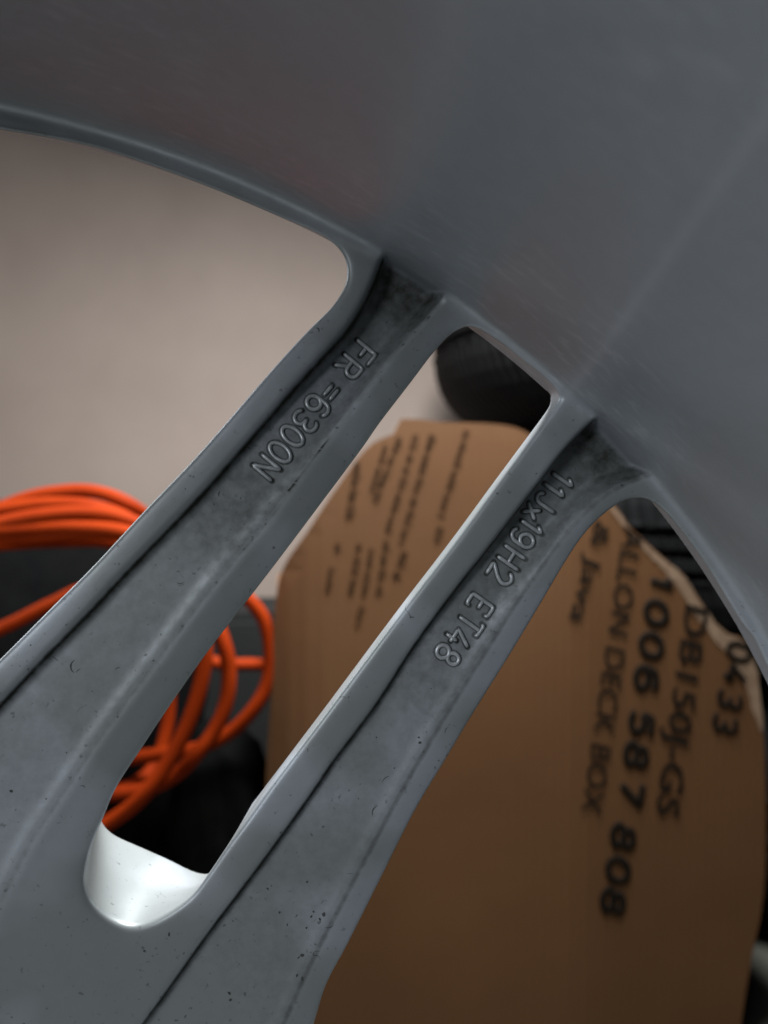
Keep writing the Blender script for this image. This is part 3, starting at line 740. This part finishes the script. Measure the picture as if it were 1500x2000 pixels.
stroke_line([('1', 1294, 1131), ('0', 1283, 1197), ('0', 1273, 1261), ('6', 1263, 1326), ('5', 1253, 1412), ('8', 1243, 1475), ('7', 1233, 1546), ('8', 1217, 1634), ('0', 1207, 1699), ('8', 1197, 1760)], 42, 41, 7.4, .18, (-110, 678))
print_line('DB150J-GS', (1365, 1186), (1304, 1595), 46, M_INK, bold=.012, slant=.12)
print_line('ALLON DECK BOX', (1238, 1030), (1154, 1588), 40, M_INK, bold=.006, slant=.1)
print_line('& Java', (1178, 1020), (1126, 1215), 32, M_INK, bold=.01, slant=.1)
# small unreadable paragraphs on the left part of the panel: rows of blurred marks
def smudge_row(p0, p1, hpx, gaps):
    p0, p1 = np.array(p0, float), np.array(p1, float); L = np.linalg.norm(p1-p0); d = (p1-p0)/L; up = np.array([d[1], -d[0]])
    V_, F_ = [], []; t = 0; random.seed(int(p0[0]*7+p0[1]))
    while t < L:
        wl = random.choice([3, 4, 6, 7, 9])
        for k in range(wl):
            if t > L: break
            w = random.uniform(3.2, 4.6); hh = hpx*random.choice([.62, .62, .62, .95]); kind = random.random()
            bars = [(0, 0, 2.5, hh)] + ([(w-2.4, 0, 2.3, hpx*.6)] if kind < .7 else []) + ([(0, hpx*.5, w, hpx*.17)] if kind < .8 else []) + ([(0, 0, w, hpx*.17)] if kind > .35 else [])
            for (a, b_, w_, h_) in bars:
                q = [(t+a, b_), (t+a+w_, b_), (t+a+w_, b_+h_), (t+a, b_+h_)]; i0 = len(V_)
                for (s_, r_) in q:
                    px = p0 + d*s_ + up*(r_-hpx/2); x, _, z = P(px[0], px[1], YB); V_.append((x, float(panel_y(np.array(x), np.array(z)))-.0006 - .00002*len(bars), z))
                F_.append((i0, i0+1, i0+2, i0+3))
            t += w+1.8
        t += 8
    return link('small_print', mesh('small_print', np.array(V_)-cb0, F_), M_INK2, cb, smooth=False)
for a in [((920,840),(869,1008),17,0),((867,1032),(861,1067),17,0),((853,848),(792,1067),18,0),((821,848),(765,1040),16,0),((789,853),(739,981),16,0),((762,867),(733,960),14,0),((707,901),(688,1013),20,0),((800,1083),(781,1136),20,0),((763,1059),(747,1168),17,0),((733,1077),(717,1173),15,0),((709,1067),(691,1171),17,0),((667,1067),(661,1091),16,0),((653,1115),(645,1168),16,0),((715,1192),(704,1237),17,0)]:
    smudge_row(*a)

# ------------------------------------------------------------------ stacked tyres
def tyre_geo(Ro=.31, Ri=.20, w=.23):
    h = w/2; pr = []
    sh = .088
    pr += [(Ri, -h*.72), (Ri+.012, -h*.86), (Ri+.035, -h), (Ro-sh, -h*.98)]
    for k in range(1, 9):
        a = math.pi/2*k/8; pr.append((Ro-sh+sh*math.sin(a), -(h*.98-sh) - sh*math.cos(a)))
    flat = h*.98-sh
    for gz in (-.018, .0, .018):
        pr += [(Ro, gz-.0045), (Ro-.007, gz-.0035), (Ro-.007, gz+.0035), (Ro, gz+.0045)]
    top = [(r, -z) for r, z in pr[:12]][::-1]
    pr = pr + top
    pr += [(Ri+.004, h*.5), (Ri+.004, -h*.5)]
    N = 120; V_ = []; F_ = []; m = len(pr)
    for i in range(N):
        a = math.tau*i/N
        for r, z in pr: V_.append((r*math.cos(a), r*math.sin(a), z))
    for i in range(N):
        for j in range(m):
            a, b = i*m+j, i*m+(j+1) % m; c, d = ((i+1) % N)*m+(j+1) % m, ((i+1) % N)*m+j; F_.append((a, d, c, b))
    return V_, F_
tv, tf = tyre_geo(); tyre_me = mesh('tyre', tv, tf)
nt = M_RUBBER.node_tree; sp_ = nd(nt, 'ShaderNodeSeparateXYZ'); nt.links.new(nd(nt, 'ShaderNodeTexCoord').outputs['Object'], sp_.inputs[0])
rib = math_n(nt, 'SINE', math_n(nt, 'ADD', math_n(nt, 'MULTIPLY', math_n(nt, 'ARCTAN2', sp_.outputs[1], sp_.outputs[0]), 150.0), math_n(nt, 'MULTIPLY', sp_.outputs[2], 90.0)))
bump(nt, nt.nodes['Principled BSDF'], rib, .9, .002)
tyre_me.materials.append(M_RUBBER)
tl = ['black tyre lying on top of the stack, its shoulder showing above the cardboard box',
      'middle black tyre of the stack hidden behind the cardboard box rim', 'bottom black tyre of the stack on the floor behind the cardboard box']
TX0 = P(868, 660, .66)[0] + .31
for k in range(3):
    t = empty('tyre', (TX0 + .045*k, .69, (.577-.231*k)), tl[k], 'tyre', 'black tyres stacked by the wall')
    o = bpy.data.objects.new('tyre_carcass', tyre_me); scene.collection.objects.link(o); o.parent = t
    t.rotation_euler = (0, 0, k*.3)
    # shoulder lugs, one part per tyre
    V_, F_ = [], []
    for i in range(72):
        a = math.tau*i/72
        for s in (-1, 1):
            for (r0, r1, z0, z1) in ((.285, .3115, .024, .060),):
                i0 = len(V_)
                for r, da, z in ((r0, 0, z0), (r1, 0, z0), (r1, .055, z0), (r0, .055, z0), (r0-.012, 0.02, z1), (r1-.0165, .02, z1), (r1-.0165, .075, z1), (r0-.012, .075, z1)):
                    V_.append((r*math.cos(a+da), r*math.sin(a+da), s*z))
                F_ += [tuple(i0+j for j in q) for q in ((0, 1, 2, 3), (7, 6, 5, 4), (0, 4, 5, 1), (1, 5, 6, 2), (2, 6, 7, 3), (3, 7, 4, 0))]
    if k == 0: lug_me = mesh('tread_lugs', V_, F_); lug_me.materials.append(M_RUBBER)
    o = bpy.data.objects.new('tread_lugs', lug_me); scene.collection.objects.link(o); o.parent = t; o['kind'] = 'stuff'

# ------------------------------------------------------------------ orange extension cord
RC = .0050
def cordp(pts): return [tuple(P(x, y, yy)) for x, y, yy in pts]
loops = cordp([
 (-260,1120,.40),(-150,1040,.40),(-30,1015,.395),(100,1015,.39),(200,1012,.39),(290,1040,.39),(370,1085,.39),(430,1120,.385),(480,1165,.38),(515,1210,.38),(528,1270,.38),(522,1335,.38),(495,1385,.38),(450,1430,.385),(390,1460,.39),(330,1470,.395),(260,1480,.40),(150,1490,.40),(0,1480,.40),(-150,1420,.40),(-230,1300,.40),
 (-220,1180,.385),(-100,1075,.37),(0,1062,.37),(120,1055,.37),(230,1060,.37),(330,1110,.36),(400,1175,.36),(435,1250,.355),(447,1310,.355),(442,1370,.355),(420,1425,.355),(385,1472,.355),(345,1512,.36),(290,1540,.365),(230,1550,.37),(120,1555,.38),(-40,1530,.385),(-190,1430,.39),(-250,1290,.39),
 (-230,1150,.36),(-120,1035,.35),(0,1035,.35),(140,1030,.35),(260,1045,.345),(340,1100,.34),(385,1180,.335),(400,1260,.335),(397,1310,.335),(384,1365,.335),(362,1425,.335),(328,1490,.335),(285,1548,.335),(235,1592,.34),(170,1625,.345),(60,1640,.36),(-90,1600,.37),(-220,1480,.38),(-290,1330,.38),
 (-270,1170,.375),(-160,1010,.37),(-30,1000,.37),(90,985,.37),(190,992,.37),(270,1030,.375),(300,1110,.40),(318,1220,.42),(330,1330,.43),(326,1420,.43),(298,1500,.42),(240,1540,.40),(120,1560,.41),(-60,1520,.41),(-200,1400,.41),(-240,1240,.41),
 (-180,1090,.39),(-60,1025,.385),(40,978,.385),(120,961,.385),(190,962,.385),(260,990,.385),(310,1040,.41),(330,1120,.42),(310,1230,.42),(290,1300,.42),(280,1360,.42),(270,1415,.42),(250,1462,.41),(200,1492,.40),(100,1500,.41),(-60,1470,.42),(-170,1370,.42),(-150,1290,.42),(-50,1250,.42),(30,1215,.42),(100,1180,.42),(180,1150,.42),(260,1190,.43),(330,1260,.44),(420,1294,.445),(500,1298,.45),(575,1302,.46)])
cv, cf = tube_geo(catmull(loops, 7), RC, 12)
cord = link('extension_cord', mesh('extension_cord', cv, cf), M_CORD)
tag(cord, 'bright orange extension cord coiled in hanging loops left of the cardboard box', 'cord')
loops2 = cordp([(-300,1200,.37),(-200,1080,.36),(-60,1050,.355),(60,1048,.355),(200,1040,.35),(290,1062,.35),(300,1120,.37),(250,1240,.40),(220,1360,.40),(215,1430,.39),(200,1500,.38),(175,1560,.37),(150,1590,.37),(0,1570,.38),(-160,1470,.39),(-280,1330,.385),(-250,1130,.365),(-130,1068,.355),(20,1018,.350),(150,1002,.352),(250,1016,.352),(330,1070,.352),(360,1150,.37)])
cv, cf = tube_geo(catmull(loops2, 7), RC, 12)
tag(link('extension_cord', mesh('extension_cord', cv, cf), M_CORD), 'second orange cord bundled into the top of the coil, behind the left spoke', 'cord')

# ------------------------------------------------------------------ dark things in the corner
def lumpy(name, c, rad, mat, label, cat, seed, amp=.10, grp=None, sq=2.6):
    bm = bmesh.new(); bmesh.ops.create_icosphere(bm, subdivisions=5, radius=1.0); r = np.random.default_rng(seed)
    ks = r.normal(0, 3.2, (10, 3)); ph = r.uniform(0, 6.28, 10)
    for v in bm.verts:
        p = np.array(v.co); s = (np.abs(p)**sq).sum()**(-1/sq)
        n = sum(math.sin(k.dot(p)*1.6+f) for k, f in zip(ks, ph))/5
        cr_ = sum(abs(math.sin(k.dot(p)*3.3+f*2)) for k, f in zip(ks[:5], ph[:5]))/5
        v.co = Vector(p*s*(1+amp*n-.07*cr_))
        v.co = Vector((v.co.x*rad[0], v.co.y*rad[1], max(v.co.z*rad[2], -c[2]+.001)))
    me = bpy.data.meshes.new(name); bm.to_mesh(me); bm.free()
    o = link(name, me, mat); o.location = c
    return tag(o, label, cat, grp)
c = P(60, 1330, .53); lumpy('black_bag', (c[0]-.068, .535, .16), (.225, .085, .235), M_BLACK, 'slumped black fabric bag against the wall, behind the orange cord loops', 'bag', 3)
c = P(430, 1640, .43); lumpy('black_sack', (c[0]+.002, .43, .105), (.042, .05, .125), M_BLACK, 'small black sack standing between the orange cord and the cardboard box', 'sack', 8, .06)
tag(box('shade_block', (P(300, 1500, .62)[0], .625, .001), (P(640, 1500, .62)[0], .75, .275), M_OLIVE, None, .01), 'dark olive stand-in bin against the wall, seen between the cord loops', 'bin')  # added near-black block where the wall behind lies in shade
